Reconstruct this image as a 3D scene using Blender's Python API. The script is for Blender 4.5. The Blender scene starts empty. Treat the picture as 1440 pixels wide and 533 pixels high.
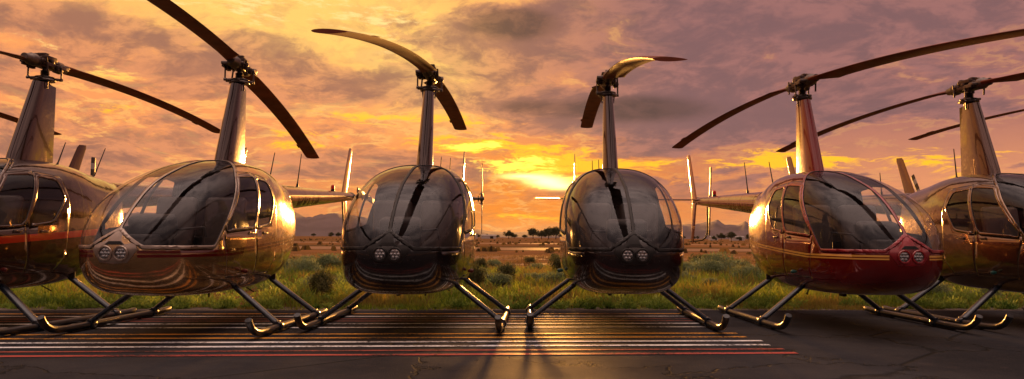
import bpy, bmesh, math, random
import numpy as np
from mathutils import Vector, Matrix, noise as mnoise
random.seed(7); rng = np.random.default_rng(11)
S = bpy.context.scene
COL = S.collection
PI = math.pi

# ------------------------------------------------------------------ tagging
def tag(o, label=None, cat=None, group=None, kind=None):
    if label: o['label'] = label
    if cat: o['category'] = cat
    if group: o['group'] = group
    if kind: o['kind'] = kind
    return o
def link(name, me, parent=None, mats=()):
    o = bpy.data.objects.new(name, me); COL.objects.link(o)
    for m in mats: me.materials.append(m)
    if parent: o.parent = parent
    return o
def empty(name, loc=(0,0,0), rz=0):
    o = bpy.data.objects.new(name, None); COL.objects.link(o)
    o.location = loc; o.rotation_euler = (0,0,rz); o.empty_display_size = .3
    return o
def bm_obj(name, bm, mats, parent=None, smooth=True, angle=None):
    me = bpy.data.meshes.new(name); bm.normal_update(); bm.to_mesh(me); bm.free()
    if smooth:
        for p in me.polygons: p.use_smooth = True
        if angle: me.set_sharp_from_angle(angle=math.radians(angle))
    if not isinstance(mats, (list, tuple)): mats = [mats]
    return link(name, me, parent, mats)
def np_mesh(name, verts, faces4=None, faces3=None):
    me = bpy.data.meshes.new(name)
    verts = np.asarray(verts, np.float32)
    n4 = 0 if faces4 is None else len(faces4); n3 = 0 if faces3 is None else len(faces3)
    me.vertices.add(len(verts)); me.vertices.foreach_set('co', verts.ravel())
    idx = []; st = []; tot = []; c = 0
    if n4: idx.append(np.asarray(faces4, np.int32).ravel()); st.append(np.arange(n4)*4); tot.append(np.full(n4, 4)); c = n4*4
    if n3: idx.append(np.asarray(faces3, np.int32).ravel()); st.append(c+np.arange(n3)*3); tot.append(np.full(n3, 3))
    idx = np.concatenate(idx)
    me.loops.add(len(idx)); me.loops.foreach_set('vertex_index', idx)
    me.polygons.add(n4+n3)
    me.polygons.foreach_set('loop_start', np.concatenate(st).astype(np.int32))
    me.polygons.foreach_set('loop_total', np.concatenate(tot).astype(np.int32))
    me.update(calc_edges=True); me.validate()
    return me

# ------------------------------------------------------------------ mesh helpers
def frames(path):
    P = [Vector(p) for p in path]; T = []
    for i in range(len(P)):
        a = P[max(0, i-1)]; b = P[min(len(P)-1, i+1)]; T.append((b-a).normalized())
    up = Vector((0,0,1)) if abs(T[0].z) < .9 else Vector((1,0,0))
    u = (up - T[0]*up.dot(T[0])).normalized(); out = []
    for p, t in zip(P, T):
        u = (u - t*u.dot(t)).normalized(); out.append((p, t, u, t.cross(u)))
    return out
def add_tube(bm, path, r, n=12, ry=None, mat=0, cap=True):
    rs = r if isinstance(r, (list, tuple)) else [r]*len(path)
    rings = []
    for (p, t, u, w), rr in zip(frames(path), rs):
        r2 = rr if ry is None else ry*rr/rs[0]
        rings.append([bm.verts.new(p + u*math.cos(2*PI*k/n)*rr + w*math.sin(2*PI*k/n)*r2) for k in range(n)])
    for a, b in zip(rings, rings[1:]):
        for k in range(n):
            f = bm.faces.new((a[k], a[(k+1) % n], b[(k+1) % n], b[k])); f.material_index = mat
    if cap:
        for ring, rev in ((rings[0], True), (rings[-1], False)):
            f = bm.faces.new(ring[::-1] if rev else ring); f.material_index = mat
    return rings
def add_box(bm, c, s, bev=0, rot=None, mat=0):
    g = bmesh.ops.create_cube(bm, size=1)
    vs = g['verts']; M = Matrix.Translation(c) @ (rot.to_4x4() if rot else Matrix()) @ Matrix.Diagonal((*s, 1))
    bmesh.ops.transform(bm, matrix=M, verts=vs)
    fs = list({f for v in vs for f in v.link_faces})
    for f in fs: f.material_index = mat
    if bev:
        es = list({e for v in vs for e in v.link_edges})
        bmesh.ops.bevel(bm, geom=es, offset=bev, segments=3, affect='EDGES', profile=.5)
def add_lathe(bm, prof, c=(0,0,0), axis='z', n=20, mat=0):
    c = Vector(c); rings = []
    for r, h in prof:
        ring = []
        for k in range(n):
            a = 2*PI*k/n
            if axis == 'z': v = Vector((r*math.cos(a), r*math.sin(a), h))
            elif axis == 'x': v = Vector((h, r*math.cos(a), r*math.sin(a)))
            else: v = Vector((r*math.sin(a), h, r*math.cos(a)))
            ring.append(bm.verts.new(c+v))
        rings.append(ring)
    for a, b in zip(rings, rings[1:]):
        for k in range(n):
            f = bm.faces.new((a[k], a[(k+1) % n], b[(k+1) % n], b[k])); f.material_index = mat
    for ring, rev in ((rings[0], True), (rings[-1], False)):
        f = bm.faces.new(ring[::-1] if rev else ring); f.material_index = mat
def add_loft(bm, rings, cap=True, mat=0):
    R = [[bm.verts.new(p) for p in r] for r in rings]; n = len(R[0])
    for a, b in zip(R, R[1:]):
        for k in range(n):
            f = bm.faces.new((a[k], a[(k+1) % n], b[(k+1) % n], b[k])); f.material_index = mat
    if cap: bm.faces.new(R[0][::-1]); bm.faces.new(R[-1])
    return R
def pchip(xs, ys):
    xs = np.array(xs, float); ys = np.array(ys, float)
    h = np.diff(xs); d = np.diff(ys)/h; m = np.zeros_like(ys)
    m[0], m[-1] = d[0], d[-1]
    for i in range(1, len(xs)-1):
        if d[i-1]*d[i] > 0:
            w1 = 2*h[i]+h[i-1]; w2 = h[i]+2*h[i-1]; m[i] = (w1+w2)/(w1/d[i-1]+w2/d[i])
    def f(x):
        i = int(min(max(np.searchsorted(xs, x)-1, 0), len(xs)-2)); t = (x-xs[i])/h[i]
        return float((2*t**3-3*t*t+1)*ys[i]+(t**3-2*t*t+t)*h[i]*m[i]+(-2*t**3+3*t*t)*ys[i+1]+(t**3-t*t)*h[i]*m[i+1])
    return f

# ------------------------------------------------------------------ node helpers
class N:
    """tiny expression builder over shader math nodes"""
    def __init__(s, nt, sock): s.nt = nt; s.s = sock
    def _m(s, op, *a):
        n = s.nt.nodes.new('ShaderNodeMath'); n.operation = op
        for i, v in enumerate(a):
            if isinstance(v, N): s.nt.links.new(v.s, n.inputs[i])
            else: n.inputs[i].default_value = v
        return N(s.nt, n.outputs[0])
    def __add__(s, o): return s._m('ADD', s, o)
    __radd__ = __add__
    def __sub__(s, o): return s._m('SUBTRACT', s, o)
    def __rsub__(s, o): return s._m('SUBTRACT', o, s)
    def __mul__(s, o): return s._m('MULTIPLY', s, o)
    __rmul__ = __mul__
    def __truediv__(s, o): return s._m('DIVIDE', s, o)
    def gt(s, o): return s._m('GREATER_THAN', s, o)
    def lt(s, o): return s._m('LESS_THAN', s, o)
    def mx(s, o): return s._m('MAXIMUM', s, o)
    def mn(s, o): return s._m('MINIMUM', s, o)
    def ab(s): return s._m('ABSOLUTE', s)
    def pw(s, o): return s._m('POWER', s, o)
    def exp(s): return s._m('EXPONENT', s)
    def ss(s, a, b):
        n = s.nt.nodes.new('ShaderNodeMapRange'); n.interpolation_type = 'SMOOTHSTEP'
        s.nt.links.new(s.s, n.inputs[0]); n.inputs[1].default_value = a; n.inputs[2].default_value = b
        return N(s.nt, n.outputs[0])
def comb(nt, x, y, z):
    n = nt.nodes.new('ShaderNodeCombineXYZ')
    for i, v in enumerate((x, y, z)):
        if isinstance(v, N): nt.links.new(v.s, n.inputs[i])
        else: n.inputs[i].default_value = v
    return n.outputs[0]
def fbm(nt, vec, scale, detail=6, rough=.55, dist=0, lac=2):
    n = nt.nodes.new('ShaderNodeTexNoise'); n.inputs['Scale'].default_value = scale
    n.inputs['Detail'].default_value = detail; n.inputs['Roughness'].default_value = rough
    n.inputs['Distortion'].default_value = dist; n.inputs['Lacunarity'].default_value = lac
    if vec is not None: nt.links.new(vec, n.inputs['Vector'])
    return N(nt, n.outputs['Fac'])
def mix(nt, fac, a, b, mode='MIX'):
    n = nt.nodes.new('ShaderNodeMix'); n.data_type = 'RGBA'; n.blend_type = mode
    if isinstance(fac, N): nt.links.new(fac.s, n.inputs[0])
    else: n.inputs[0].default_value = fac
    for i, v in ((6, a), (7, b)):
        if isinstance(v, (tuple, list)): n.inputs[i].default_value = (*v[:3], 1)
        else: nt.links.new(v, n.inputs[i])
    return n.outputs[2]
def newmat(name):
    m = bpy.data.materials.new(name); m.use_nodes = True; nt = m.node_tree
    b = nt.nodes['Principled BSDF']; return m, nt, b
def coords(nt, kind='Object'):
    t = nt.nodes.new('ShaderNodeTexCoord'); s = nt.nodes.new('ShaderNodeSeparateXYZ')
    nt.links.new(t.outputs[kind], s.inputs[0])
    return t.outputs[kind], N(nt, s.outputs[0]), N(nt, s.outputs[1]), N(nt, s.outputs[2])
def bump(nt, b, h, strength=.3, dist=.01, inp='Normal'):
    n = nt.nodes.new('ShaderNodeBump'); n.inputs['Strength'].default_value = strength
    n.inputs['Distance'].default_value = dist; nt.links.new(h.s, n.inputs['Height'])
    nt.links.new(n.outputs[0], b.inputs[inp]); return n
def simple(name, col, rough=.5, metal=0, var=.25, scale=6, bmp=0, coat=0, kind='Object'):
    m, nt, b = newmat(name); v, x, y, z = coords(nt, kind)
    f = fbm(nt, v, scale, 6)
    c = mix(nt, f.ss(.3, .7), tuple(k*(1-var) for k in col), tuple(min(1, k*(1+var)) for k in col))
    nt.links.new(c, b.inputs['Base Color'])
    g = fbm(nt, v, scale*3, 4)
    nt.links.new((g*.3+rough-.15).s, b.inputs['Roughness'])
    b.inputs['Metallic'].default_value = metal; b.inputs['Coat Weight'].default_value = coat
    if bmp: bump(nt, b, fbm(nt, v, scale*8, 4), bmp, .01)
    return m

# ------------------------------------------------------------------ materials
def paint_mat(name, base, low=None, stripes=(), metal=.7, rough=.13, bands=(), stripe_col=(.1,.01,.01), wav=1.0):
    """glossy aircraft paint; stripes are (dz0, dz1) around the cheat line of the cabin"""
    m, nt, b = newmat(name); v, x, y, z = coords(nt)
    f = fbm(nt, v, 2.2, 5)
    c = mix(nt, f.ss(.3, .7), tuple(k*.88 for k in base), tuple(k*1.1 for k in base))
    line = (1.6-x).mx(0)*.062+.885
    if low: c = mix(nt, (line+.02-z).ss(-.002, .002), c, low)
    if stripes:
        dz = z-line; msk = None
        for a, bb in stripes:
            k = dz.gt(a)*dz.lt(bb); msk = k if msk is None else msk+k
        msk = msk*(1-(x.gt(2.25)*y.ab().lt(.21)))
        c = mix(nt, msk, c, stripe_col)
    dust = fbm(nt, v, 30, 8, .7)
    c = mix(nt, dust.ss(.6, .85)*.12, c, (.12,.09,.07))
    nt.links.new(c, b.inputs['Base Color'])
    if stripes: nt.links.new(((1-msk.mn(1))*metal).s, b.inputs['Metallic'])
    nt.links.new((dust.ss(.45, .85)*.15+rough).s, b.inputs['Roughness'])
    if not stripes: b.inputs['Metallic'].default_value = metal
    b.inputs['Coat Weight'].default_value = .9; b.inputs['Coat Roughness'].default_value = .035
    w = fbm(nt, v, 4.5, 3, .5)
    bump(nt, b, w, .6*wav, .008); bump(nt, b, w, .5*wav, .006, 'Coat Normal')
    return m
M = {}
M['interior'] = simple('interior_trim', (.014,.012,.013), .7)
M['seat'] = simple('seat_leather', (.035,.024,.02), .5)
M['seam'] = simple('seam_rubber', (.012,.01,.01), .7)
M['black'] = simple('black_metal', (.022,.02,.02), .42, .3)
M['steel'] = simple('dull_steel', (.16,.13,.12), .38, .85, scale=20)
M['rust'] = simple('bronze_steel', (.08,.05,.042), .42, .7, scale=25)
M['blade'] = simple('rotor_blade_paint', (.19,.042,.018), .6, 0, var=.3, scale=3, bmp=.1)
M['blade'].node_tree.nodes['Principled BSDF'].inputs['Specular IOR Level'].default_value = .22
M['strut'] = simple('strut_fairing_paint', (.012,.02,.035), .3, .2, coat=.6)
M['skid'] = simple('skid_tube_paint', (.022,.023,.028), .42, .2, coat=.25)
M['shoe'] = simple('skid_shoe', (.03,.025,.022), .7, .3)
def glass(name, tint, ior=1.75, rough=.03, body=.0):
    m = bpy.data.materials.new(name); m.use_nodes = True; nt = m.node_tree; nt.nodes.clear()
    out = nt.nodes.new('ShaderNodeOutputMaterial'); t = nt.nodes.new('ShaderNodeBsdfTransparent'); g = nt.nodes.new('ShaderNodeBsdfGlossy')
    t.inputs[0].default_value = (*tint, 1); g.inputs['Roughness'].default_value = rough; g.inputs['Color'].default_value = (.95,.95,1,1)
    d = nt.nodes.new('ShaderNodeBsdfDiffuse'); d.inputs[0].default_value = (.30,.25,.24,1)
    fr = nt.nodes.new('ShaderNodeFresnel'); ge = nt.nodes.new('ShaderNodeNewGeometry')
    bf = N(nt, ge.outputs['Backfacing']); io = bf*(1/ior-ior)+ior; nt.links.new(io.s, fr.inputs[0])   # a thin pane: same reflection from either side
    v, x, y, z = coords(nt)
    w = fbm(nt, v, 4, 2, .4); bp = nt.nodes.new('ShaderNodeBump'); bp.inputs['Strength'].default_value = .15; bp.inputs['Distance'].default_value = .006
    nt.links.new(w.s, bp.inputs['Height']); nt.links.new(bp.outputs[0], g.inputs['Normal']); nt.links.new(bp.outputs[0], fr.inputs['Normal'])
    dirt = fbm(nt, v, 9, 8, .7).ss(.4, .9)*.05+body
    m1 = nt.nodes.new('ShaderNodeMixShader'); m2 = nt.nodes.new('ShaderNodeMixShader')
    nt.links.new(dirt.s, m1.inputs[0]); nt.links.new(t.outputs[0], m1.inputs[1]); nt.links.new(d.outputs[0], m1.inputs[2])
    nt.links.new(fr.outputs[0], m2.inputs[0]); nt.links.new(m1.outputs[0], m2.inputs[1]); nt.links.new(g.outputs[0], m2.inputs[2])
    nt.links.new(m2.outputs[0], out.inputs[0]); return m
M['glass'] = glass('tinted_acrylic', (.90,.88,.88), 1.42)
M['lens'] = glass('clear_lens', (.9,.9,.9), 1.5, .02)
M['reflector'] = simple('lamp_reflector', (.85,.88,.92), .2, 1, var=.2, scale=60)
def plain(name, col, rough=.3, trans=0):
    m, nt, b = newmat(name); b.inputs['Base Color'].default_value = (*col, 1); b.inputs['Roughness'].default_value = rough; return m
M['red'] = plain('red_lens', (.65,.02,.01)); M['navred'] = plain('nav_red', (.10,.012,.01))
M['navdark'] = plain('nav_green', (.02,.10,.09))
M['ink'] = plain('marking_dark', (.05,.02,.015)); M['gold'] = plain('marking_gold', (.38,.2,.06))
def banded():
    m, nt, b = newmat('tail_blade_paint'); v, x, y, z = coords(nt)
    r = z.ab()
    k = r.gt(.62)+r.gt(.36)*r.lt(.50)
    nt.links.new(mix(nt, k, (.42,.38,.36), (.03,.025,.025)), b.inputs['Base Color'])
    b.inputs['Roughness'].default_value = .35; return m
M['tailblade'] = banded()

# ------------------------------------------------------------------ fuselage surface
ST = [(2.555,.80,.90,.05,.85),(2.54,.735,.975,.16,.855),(2.50,.65,1.05,.29,.86),(2.42,.57,1.155,.41,.88),(2.30,.505,1.285,.505,.91),
      (2.1,.455,1.455,.585,.95),(1.85,.425,1.61,.64,.98),(1.55,.41,1.725,.672,1.0),(1.28,.40,1.82,.688,1.0),(.9,.40,1.905,.69,1.0),(.5,.40,1.95,.68,1.0),
      (0,.42,1.96,.64,1.0),(-.3,.455,1.945,.59,1.0),(-.6,.52,1.90,.53,1.0),(-.85,.615,1.865,.475,1.05),(-1.06,.76,1.84,.42,1.12),
      (-1.19,.95,1.82,.36,1.22),(-1.27,1.18,1.808,.28,1.42),(-1.32,1.39,1.80,.21,1.59),(-1.45,1.425,1.80,.19,1.61)]
tt = [0]
for a, b in zip(ST, ST[1:]): tt.append(tt[-1]+math.dist(a[:4], b[:4]))
_d = np.linspace(0, tt[-1], 900)
def smooth_table(i):
    f = pchip(tt, [s[i] for s in ST]); a = np.array([f(t) for t in _d])
    out = a.copy()
    for k, t in enumerate(_d):     # kernel narrows towards the nose tip so the ends stay put
        sg = min(.13, .25*t+.0005, .3*(tt[-1]-t)+.0005); w_ = np.exp(-.5*((_d-t)/sg)**2); out[k] = (a*w_).sum()/w_.sum()
    return lambda t: float(np.interp(t, _d, out))
FX = [smooth_table(i) for i in range(5)]
def expo(x):
    if x > .9:
        k = min(1, max(0, (2.54-x)/.45)); return 2.25+.65*k, 2.3+1.2*k
    k = min(1, max(0, (x+1.3)/1.5)); return 1.9+1.0*k, 2.0+1.5*k
def ring_pts(t, n=96):
    x, zb, zt, w, zc = [f(t) for f in FX]
    eu, el_ = expo(x)
    pts = []
    for k in range(n):
        a = 2*PI*k/n; c, s = math.cos(a), math.sin(a); e = eu if s > 0 else el_
        y = w*math.copysign(abs(c)**(2/e), c); h = (zt-zc) if s > 0 else (zc-zb)
        pts.append((x, y, zc+h*math.copysign(abs(s)**(2/e), s)))
    return pts
def sdpoly(P, x, z):
    d = 1e9; s = 1; n = len(P); j = n-1
    for i in range(n):
        xi, zi = P[i]; xj, zj = P[j]; ex, ez = xj-xi, zj-zi; wx, wz = x-xi, z-zi
        t = min(1, max(0, (wx*ex+wz*ez)/(ex*ex+ez*ez))); bx, bz = wx-ex*t, wz-ez*t
        d = min(d, bx*bx+bz*bz)
        c = (z >= zi, z < zj, ex*wz > ez*wx)
        if all(c) or not any(c): s = -s
        j = i
    return s*math.sqrt(d)
def inset_round(P, r):
    cx = sum(p[0] for p in P)/len(P); cz = sum(p[1] for p in P)/len(P)
    Q = [(cx+(p[0]-cx)*(1-r/math.dist(p, (cx, cz))*1.25), cz+(p[1]-cz)*(1-r/math.dist(p, (cx, cz))*1.25)) for p in P]
    return lambda x, z: sdpoly(Q, x, z)-r
xpost = pchip([.9,.95,1.12,1.38,1.55,1.7,1.8,1.88,1.95,2.1], [1.89,1.87,1.75,1.52,1.35,1.19,1.03,.86,.64,.3])
gF = inset_round([(1.665,1.12),(1.10,1.705),(.78,1.72),(1.04,1.15)], .03)
gR = inset_round([(.965,1.16),(.70,1.715),(.43,1.69),(.36,1.5),(.60,1.19)], .03)
gDF = inset_round([(1.60,.60),(1.72,1.05),(1.12,1.77),(.74,1.785),(1.00,1.17),(.95,.60)], .03)
gDR = inset_round([(.935,.60),(.985,1.17),(.725,1.785),(.33,1.75),(.27,1.5),(.34,.78),(.5,.60)], .03)
def g_ws(x, y, z):
    ay = abs(y); zb = .945 + (max(0, .25-ay)*.68)
    return max(xpost(z)-x, zb-z, .017-ay)
def cut(bm, g):
    val = {}
    for v in bm.verts:
        q = g(v.co); val[v] = 0 if abs(q) < 1e-4 else q
    for e in list(bm.edges):
        a, b = e.verts; A, B = val[a], val[b]
        if A*B < 0:
            _, nv = bmesh.utils.edge_split(e, a, A/(A-B)); val[nv] = 0
    for f in list(bm.faces):
        vs = list(f.verts); zi = [i for i, v in enumerate(vs) if val[v] == 0]
        if len(zi) == 2 and min(val[v] for v in vs) < 0 < max(val[v] for v in vs):
            i, j = zi
            if (j-i) % len(vs) not in (1, len(vs)-1):
                try: bmesh.utils.face_split(f, vs[i], vs[j])
                except ValueError: pass
    bm.normal_update()
def build_shell():
    bm = bmesh.new(); n = 96
    ts = np.concatenate([np.linspace(0, tt[6], 34)[:-1], np.linspace(tt[6], tt[12], 46)[:-1], np.linspace(tt[12], tt[-1], 34)])
    ts[0] = 0
    rings = [[bm.verts.new(p) for p in ring_pts(t, n)] for t in ts]
    for a, b in zip(rings, rings[1:]):
        for k in range(n): bm.faces.new((a[k], b[k], b[(k+1) % n], a[(k+1) % n]))
    c = bm.verts.new((2.56, 0, .85))
    for k in range(n): bm.faces.new((c, rings[0][k], rings[0][(k+1) % n]))
    W = lambda off: (lambda v: g_ws(v.x, v.y, v.z)-off)
    L = [W(0), W(.034)]
    for g in (gF, gR):
        for off in (0, .028): L.append(lambda v, g=g, off=off: g(v.x, v.z)-off)
    for g in (gDF, gDR):
        for off in (-.0035, .0035): L.append(lambda v, g=g, off=off: g(v.x, v.z)-off)
    for off in (-.003, .003): L.append(lambda v, off=off: v.x+.02-off)
    for off in (-.003, .003): L.append(lambda v, off=off: v.x+.72-off)
    for g in L: cut(bm, g)
    # classify
    cls = {}
    for f in bm.faces:
        c = f.calc_center_median(); w = g_ws(*c); sy = 'a' if c.y > 0 else 'b'
        F, R, DF, DR = gF(c.x, c.z), gR(c.x, c.z), gDF(c.x, c.z), gDR(c.x, c.z)
        side = abs(c.y) > .2
        if w < 0: k = 'windshield_'+sy
        elif w < .034: k = 'wsframe'
        elif side and F < 0: k = 'winF_'+sy
        elif side and R < 0: k = 'winR_'+sy
        elif side and F < .028: k = 'frF_'+sy
        elif side and R < .028: k = 'frR_'+sy
        elif side and (abs(DF) < .0035 or abs(DR) < .0035): k = 'seam'
        elif side and DF < 0: k = 'doorF_'+sy
        elif side and DR < 0: k = 'doorR_'+sy
        elif (abs(c.x+.02) < .003 and c.z < 1.94) or (abs(c.x+.72) < .003): k = 'seam'
        else: k = 'shell'
        cls.setdefault(k, []).append(f)
    out = {}; seamset = set(cls.get('seam', []))
    for k, fs in cls.items():
        b2 = bmesh.new(); vm = {}
        for f in fs+(cls.get('seam', []) if k == 'shell' else []):
            vv = []
            for v in f.verts:
                if v not in vm: vm[v] = b2.verts.new(v.co)
                vv.append(vm[v])
            try:
                nf = b2.faces.new(vv)
                if f in seamset: nf.material_index = 2
            except ValueError: pass
        b2.normal_update(); out[k] = b2
    nrm = {}
    bm.normal_update()
    # rivet spots on the strips
    spots = []
    def scatter(fs, step, test=lambda c: True):
        loc = []
        for f in sorted(fs, key=lambda f: (round(f.calc_center_median().x, 2), f.calc_center_median().z)):
            c = f.calc_center_median()
            if not test(c): continue
            if all((c-q).length > step for q in loc): loc.append(c.copy()); spots.append((c.copy(), f.normal.copy()))
    scatter(cls['wsframe'], .05, lambda c: .008 < g_ws(*c) < .028)
    for k in ('frF_a','frF_b','frR_a','frR_b'): scatter(cls.get(k, []), .06)
    # rows along the cowling and door sill
    rest = cls['shell']
    scatter(rest, .07, lambda c: abs(c.x-.03) < .03 or abs(c.x+.67) < .03)
    scatter(rest, .08, lambda c: .2 < c.x < 1.9 and abs(c.z-.56) < .02)
    scatter(rest, .09, lambda c: c.x > 2.2 and abs(c.z-.935) < .018)
    out['_spots'] = spots
    bm.free(); return out
SH = build_shell()
def to_mesh(name, b2, sm=True):
    me = bpy.data.meshes.new(name); b2.normal_update(); b2.to_mesh(me)
    if sm:
        for p in me.polygons: p.use_smooth = True
    return me
def rivets_mesh():
    V, F = [], []
    for c, nn in SH['_spots']:
        u = nn.orthogonal().normalized(); w = nn.cross(u); b0 = len(V); r = .0048
        for k in range(6): V.append(c+u*r*math.cos(k*PI/3)+w*r*math.sin(k*PI/3)+nn*.006)
        V.append(c+nn*.0105)
        for k in range(6): F.append((b0+k, b0+(k+1) % 6, b0+6))
    return np_mesh('rivets', [tuple(v) for v in V], faces3=F)

# ------------------------------------------------------------------ helicopter kit (every mesh made once)
KIT = {}
def kit(name, key, maker):
    if key not in KIT:
        bm = bmesh.new(); maker(bm)
        bmesh.ops.recalc_face_normals(bm, faces=bm.faces[:])
        me = bpy.data.meshes.new(name); bm.normal_update(); bm.to_mesh(me); bm.free()
        for p in me.polygons: p.use_smooth = True
        me.set_sharp_from_angle(angle=math.radians(38)); KIT[key] = me
    return KIT[key]
def obj(name, me, parent, mats, solid=None, loc=None):
    if not isinstance(mats, (list, tuple)): mats = [mats]
    while len(me.materials) < len(mats): me.materials.append(mats[len(me.materials)])
    o = bpy.data.objects.new(name, me); COL.objects.link(o); o.parent = parent
    for i, m in enumerate(mats):
        o.material_slots[i].link = 'OBJECT'; o.material_slots[i].material = m
    if loc: o.location = loc
    if solid:
        md = o.modifiers.new('thickness', 'SOLIDIFY'); md.thickness = solid[0]; md.offset = solid[1]; md.use_even_offset = False
        if len(solid) > 2: md.material_offset = solid[2]; md.material_offset_rim = solid[2]
    return o
def k_fairing(bm):
    rings = []
    for i in range(13):
        s = i/12; z = 1.93+s*1.05; xf = .54-.36*s; xr = -.19; w = .105-.037*s
        if i == 0: z = 1.90
        ch = xf-xr; ring = []
        for k in range(36):
            a = 2*PI*k/36; u = (1-math.cos(a))/2  # 0 leading .. 1 trailing
            th = w*(math.sqrt(max(0, 1-((.26-u)/.26)**2)) if u < .26 else 1-.78*((u-.26)/.74)**1.35)
            ring.append((xf-u*ch, math.copysign(th, math.sin(a)) if 0 < k < 36 and k != 18 else 0, z-.02*s*u))
        rings.append(ring)
    add_loft(bm, rings)
def k_mast(bm):
    add_lathe(bm, [(.032,2.92),(.032,3.18)], n=16)
    add_lathe(bm, [(.05,2.95),(.07,2.965),(.07,2.99),(.05,3.0)], n=20)
    # slider boot
    for i in range(4): add_lathe(bm, [(.042,3.075+i*.018),(.055,3.082+i*.018),(.042,3.09+i*.018)], n=16)
def k_swash(bm):
    add_lathe(bm, [(.06,3.0),(.125,3.005),(.13,3.02),(.125,3.03),(.06,3.032)], n=28)
    add_lathe(bm, [(.06,3.036),(.115,3.038),(.12,3.052),(.11,3.062),(.06,3.066)], n=28)
    for a in (0, 90, 180, 270):
        r = math.radians(a+20); add_box(bm, (.14*math.cos(r), .14*math.sin(r), 3.035), (.05,.03,.03), .005, Matrix.Rotation(r, 3, 'Z'))
    for a in (60, 180, 300):
        r = math.radians(a); add_tube(bm, [(.09*math.cos(r), .09*math.sin(r), 2.90), (.105*math.cos(r), .105*math.sin(r), 3.01)], .009, 8)
def k_hub(bm):
    add_box(bm, (0,0,3.235), (.34,.12,.12), .015)
    add_box(bm, (0,0,3.30), (.22,.17,.06), .012)
    add_box(bm, (.07,.02,3.335), (.08,.11,.04), .008); add_box(bm, (-.08,-.02,3.33), (.06,.10,.035), .008)
    for q in (-1, 1):
        add_box(bm, (q*.10, -q*.115, 3.19), (.11,.05,.07), .008)
        add_tube(bm, [(q*.12, q*.13, 3.10), (q*.15, q*.12, 3.28)], .012, 8)
        add_lathe(bm, [(.03,-.02),(.035,-.012),(.035,.012),(.03,.02)], (q*.17, 0, 3.30), 'y', 10)
    add_lathe(bm, [(.02,-.11),(.03,-.105),(.03,.105),(.02,.11)], (0,0,3.255), 'y', 14)
    add_lathe(bm, [(.045,3.28),(.05,3.29),(.045,3.31),(.02,3.32)], n=14)
    for s in (-1, 1):
        add_lathe(bm, [(.025,-.095),(.038,-.09),(.038,.09),(.025,.095)], (s*.135,0,3.235), 'y', 14)
        add_box(bm, (s*.02,s*.10,3.21), (.18,.022,.05), .006)
        for q in (-1, 1): add_lathe(bm, [(.012,-.015),(.012,.015)], (s*.135, q*.10, 3.235), 'y', 8)
def k_grip(bm):
    for q in (-1, 1): add_box(bm, (.19, q*.055, 3.235), (.16,.03,.07), .008)
    add_lathe(bm, [(.05,.18),(.078,.20),(.08,.27),(.06,.30),(.05,.38)], (0,0,3.235), 'x', 18)
    add_box(bm, (.21,-.10,3.225), (.08,.12,.04), .008)
    add_box(bm, (.155,-.145,3.205), (.13,.032,.05), .006)
def k_link(bm):
    add_tube(bm, [(.10,-.150,3.04), (.10,-.150,3.20)], .011, 8)
    for z in (3.04, 3.20): add_lathe(bm, [(.02,-.016),(.02,.016)], (.10,-.148,z), 'y', 10)
    add_box(bm, (.09,-.11,3.04), (.035,.09,.025), .004)
def blade_pts(z0, t, d, sgn):
    """one main blade along +x, bent by its own weight; returns rings"""
    rings = []; ss = [.30,.36,.42,.5,.62,.8]+[1.0+.2*i for i in range(20)]+[4.88,4.95,5.0,5.03]
    for s in ss:
        ch = .255 if s > .62 else .10+(.155)*max(0, (s-.36)/.24)
        if s > 4.9: ch = .255*(1-.06*((s-4.9)/.13)**2)
        z = z0+t*(s/5)-d*(s/5)**2
        tw = math.radians(9-1.5*s); th = .030 if s > .5 else .045
        le = .085+.0*s; ring = []
        for k in range(20):
            a = 2*PI*k/20; u = (1-math.cos(a))/2
            y = th*1.05*math.sqrt(u)*(1-u)**.8*1.25
            yy = math.copysign(y, math.sin(a)) if k not in (0, 10) else 0
            cx = le-u*ch; ring.append((s, -(cx*math.cos(tw)-yy*math.sin(tw)), z+cx*math.sin(tw)+yy*math.cos(tw)))
        rings.append(ring)
    return rings
def k_skid(s):
    def f(bm):
        path = [(-.47,s*1.06,.075),(-.44,s*1.06,.062),(-.3,s*1.06,.055)]+[(-.3+i*.25,s*1.06,.052) for i in range(1, 8)]
        path += [(1.62,s*1.06,.052),(1.74,s*1.06,.058),(1.84,s*1.06,.078),(1.92,s*1.06,.115),(1.975,s*1.06,.165),(2.005,s*1.06,.215)]
        add_tube(bm, path, [.024]+[.036]*(len(path)-1), 16)
    return f
def k_shoe(s, span):
    def f(bm):
        for x0, x1 in (span,): add_box(bm, ((x0+x1)/2, s*1.06, .0115), (x1-x0,.055,.017), .004)
    return f
def k_strut(s, x0, x1):
    def f(bm):
        rings = []
        for i in range(7):
            t = i/6; p = Vector((x0+(x1-x0)*t, s*(1.06+(.50-1.06)*t), .075+(.50-.075)*t - .0*math.sin(PI*t)))
            dirv = Vector((x1-x0, s*-.56, .425)).normalized(); u = Vector((1,0,0)); w = dirv.cross(u).normalized()
            ring = []
            for k in range(18):
                a = 2*PI*k/18; q = (1-math.cos(a))/2
                th = .036*1.9*math.sqrt(q)*(1-q)**.7
                ring.append(p+u*(.05-q*.115)+w*(math.copysign(th, math.sin(a)) if k not in (0, 9) else 0))
            rings.append(ring)
        add_loft(bm, rings)
        add_lathe(bm, [(.05,-.045),(.055,-.03),(.055,.03),(.05,.045)], (x0,s*1.06,.054), 'x', 14)
        add_box(bm, (x0,s*1.045,.10), (.10,.05,.035), .008)
    return f
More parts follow.
